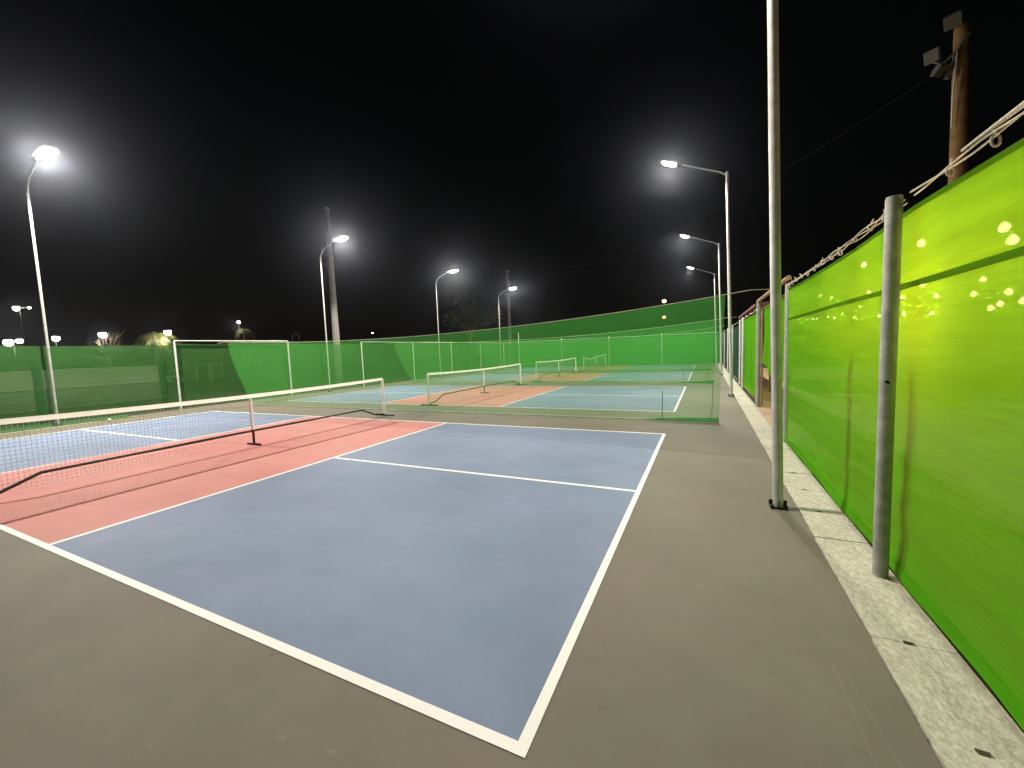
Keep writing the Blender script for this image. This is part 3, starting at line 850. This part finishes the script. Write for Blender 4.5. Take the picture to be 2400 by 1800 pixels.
# ---- palms and trees
def palm(loc, h, fl, n, label, droop=0.6, seed=1):
    rnd = random.Random(seed)
    root = thing("palm_tree", loc, label, "palm tree", "trees beyond the left fence")
    MB().tube([(0, 0, 0), (0.05, 0.02, h * 0.5), (0, 0, h)], [0.16, 0.12, 0.10], 10).build("trunk", M['bark'], root, True)
    c = MB()
    for k in range(n):
        az = rnd.uniform(0, 2 * math.pi)
        el = rnd.uniform(-0.5, 1.1)
        L = fl * rnd.uniform(0.7, 1.1)
        d = Vector((math.cos(az), math.sin(az), 0))
        side = Vector((-d.y, d.x, 0))
        pts = []
        for s in range(9):
            t = s / 8
            r = L * t * math.cos(el * (1 - 0.3 * t))
            z = h + L * t * math.sin(el) - droop * L * t * t
            pts.append(d * r + Vector((0, 0, z)))
        c.tube(pts, 0.014, 4, False)
        for s in range(1, 9):
            for k2 in range(2):
                base = pts[s] if k2 == 0 else (pts[s] + pts[s - 1]) / 2
                for sg in (-1, 1):
                    ll = 0.42 * fl * (1 - abs(s / 8 - 0.5)) * rnd.uniform(0.7, 1.1)
                    tip = base + side * sg * ll * 0.6 + (pts[s] - pts[s - 1]).normalized() * ll * 0.5 - Vector((0, 0, ll * rnd.uniform(0.3, 0.8)))
                    wv = (pts[s] - pts[s - 1]).normalized() * 0.022
                    c.add([base - wv, base + wv, tip], [(0, 1, 2)])
    c.build("crown", M['frond'], root)
    return root
palm((-30.2, 12.0, 0), 3.25, 1.3, 34, "palm with drooping fronds lit by a warm light above the left fence", 0.8, 4)
palm((-40.8, 23.9, 0), 4.6, 1.0, 26, "narrow palm lit from its tip, standing behind the left fence", 1.0, 9)

def tree(loc, h, cr, label, seed, nleaf=900, bare=False):
    rnd = random.Random(seed)
    root = thing("tree", loc, label, "tree", "trees beyond the left fence")
    t = MB()
    t.tube([(0, 0, 0), (0.1, 0, h * 0.35), (0, 0.1, h * 0.6)], [0.16, 0.12, 0.07], 8)
    tips = []
    for k in range(16):
        az = rnd.uniform(0, 2 * math.pi); el = rnd.uniform(0.1, 1.3)
        L = cr * rnd.uniform(0.6, 1.15)
        st = Vector((0.05, 0.05, h * rnd.uniform(0.38, 0.6)))
        en = st + Vector((math.cos(az) * math.cos(el), math.sin(az) * math.cos(el), math.sin(el))) * L
        md = (st + en) / 2 + Vector((rnd.uniform(-.15, .15), rnd.uniform(-.15, .15), rnd.uniform(0, .2)))
        t.tube([st, md, en], [0.05, 0.032, 0.012], 5)
        tips.append(en)
        for q in range(3):
            e2 = md + (en - md) * rnd.uniform(0.2, 0.9) + Vector((rnd.uniform(-1, 1), rnd.uniform(-1, 1), rnd.uniform(-.3, .9))) * L * 0.3
            t.tube([md, e2], [0.02, 0.007], 4)
            tips.append(e2)
    t.build("trunk", M['bark'], root)
    if not bare:
        c = MB()
        for k in range(nleaf):
            p = rnd.choice(tips) + Vector((rnd.gauss(0, 1), rnd.gauss(0, 1), rnd.gauss(0, 1))) * cr * 0.16
            a_ = Vector((rnd.uniform(-1, 1), rnd.uniform(-1, 1), rnd.uniform(-1, 1))).normalized()
            b_ = a_.orthogonal().normalized()
            s = rnd.uniform(0.06, 0.13)
            c.add([p - a_ * s, p + b_ * s * 0.5, p + a_ * s, p - b_ * s * 0.5], [(0, 1, 2, 3)])
        c.build("crown", M['leaf'], root)
    return root
tree((-33.3, 10.9, 0), 4.2, 1.6, "bare branching tree lit by a white lamp above the left fence", 3, 0, True)
tree((-20.5, 33.5, 0), 6.8, 3.0, "faint dark leafy tree behind the fence near the third left-hand lamp", 12, 2600)

# stray ball lying by the left fence
bl = MB().lathe([(0.042 * math.sin(math.pi * k / 8) + 1e-4, -0.042 * math.cos(math.pi * k / 8)) for k in range(9)], 14, (0, 0, 0.042))
bo = bl.build("ball", M['ball'], None, True)
bo.location = (-14.35, 3.95, 0.0)
tag(bo, "small pale ball lying at the foot of the left fence", "ball")

# ------------------------------------------------------------------ thin haze, added to give the lamps glare-like halos
HAZE = 0.00045
if HAZE > 0:
    hz = MB().box((-30, 60, 5.5), (246, 246, 13.1))
    m, nt, out = new_mat('lamp_halo_haze')
    pv = nt.nodes.new("ShaderNodeVolumePrincipled")
    pv.inputs["Color"].default_value = (0.74, 0.80, 1.0, 1)
    pv.inputs["Density"].default_value = HAZE
    pv.inputs["Anisotropy"].default_value = 0.93
    nt.links.new(pv.outputs[0], out.inputs["Volume"])
    tag(hz.build("haze", m), kind="stuff")
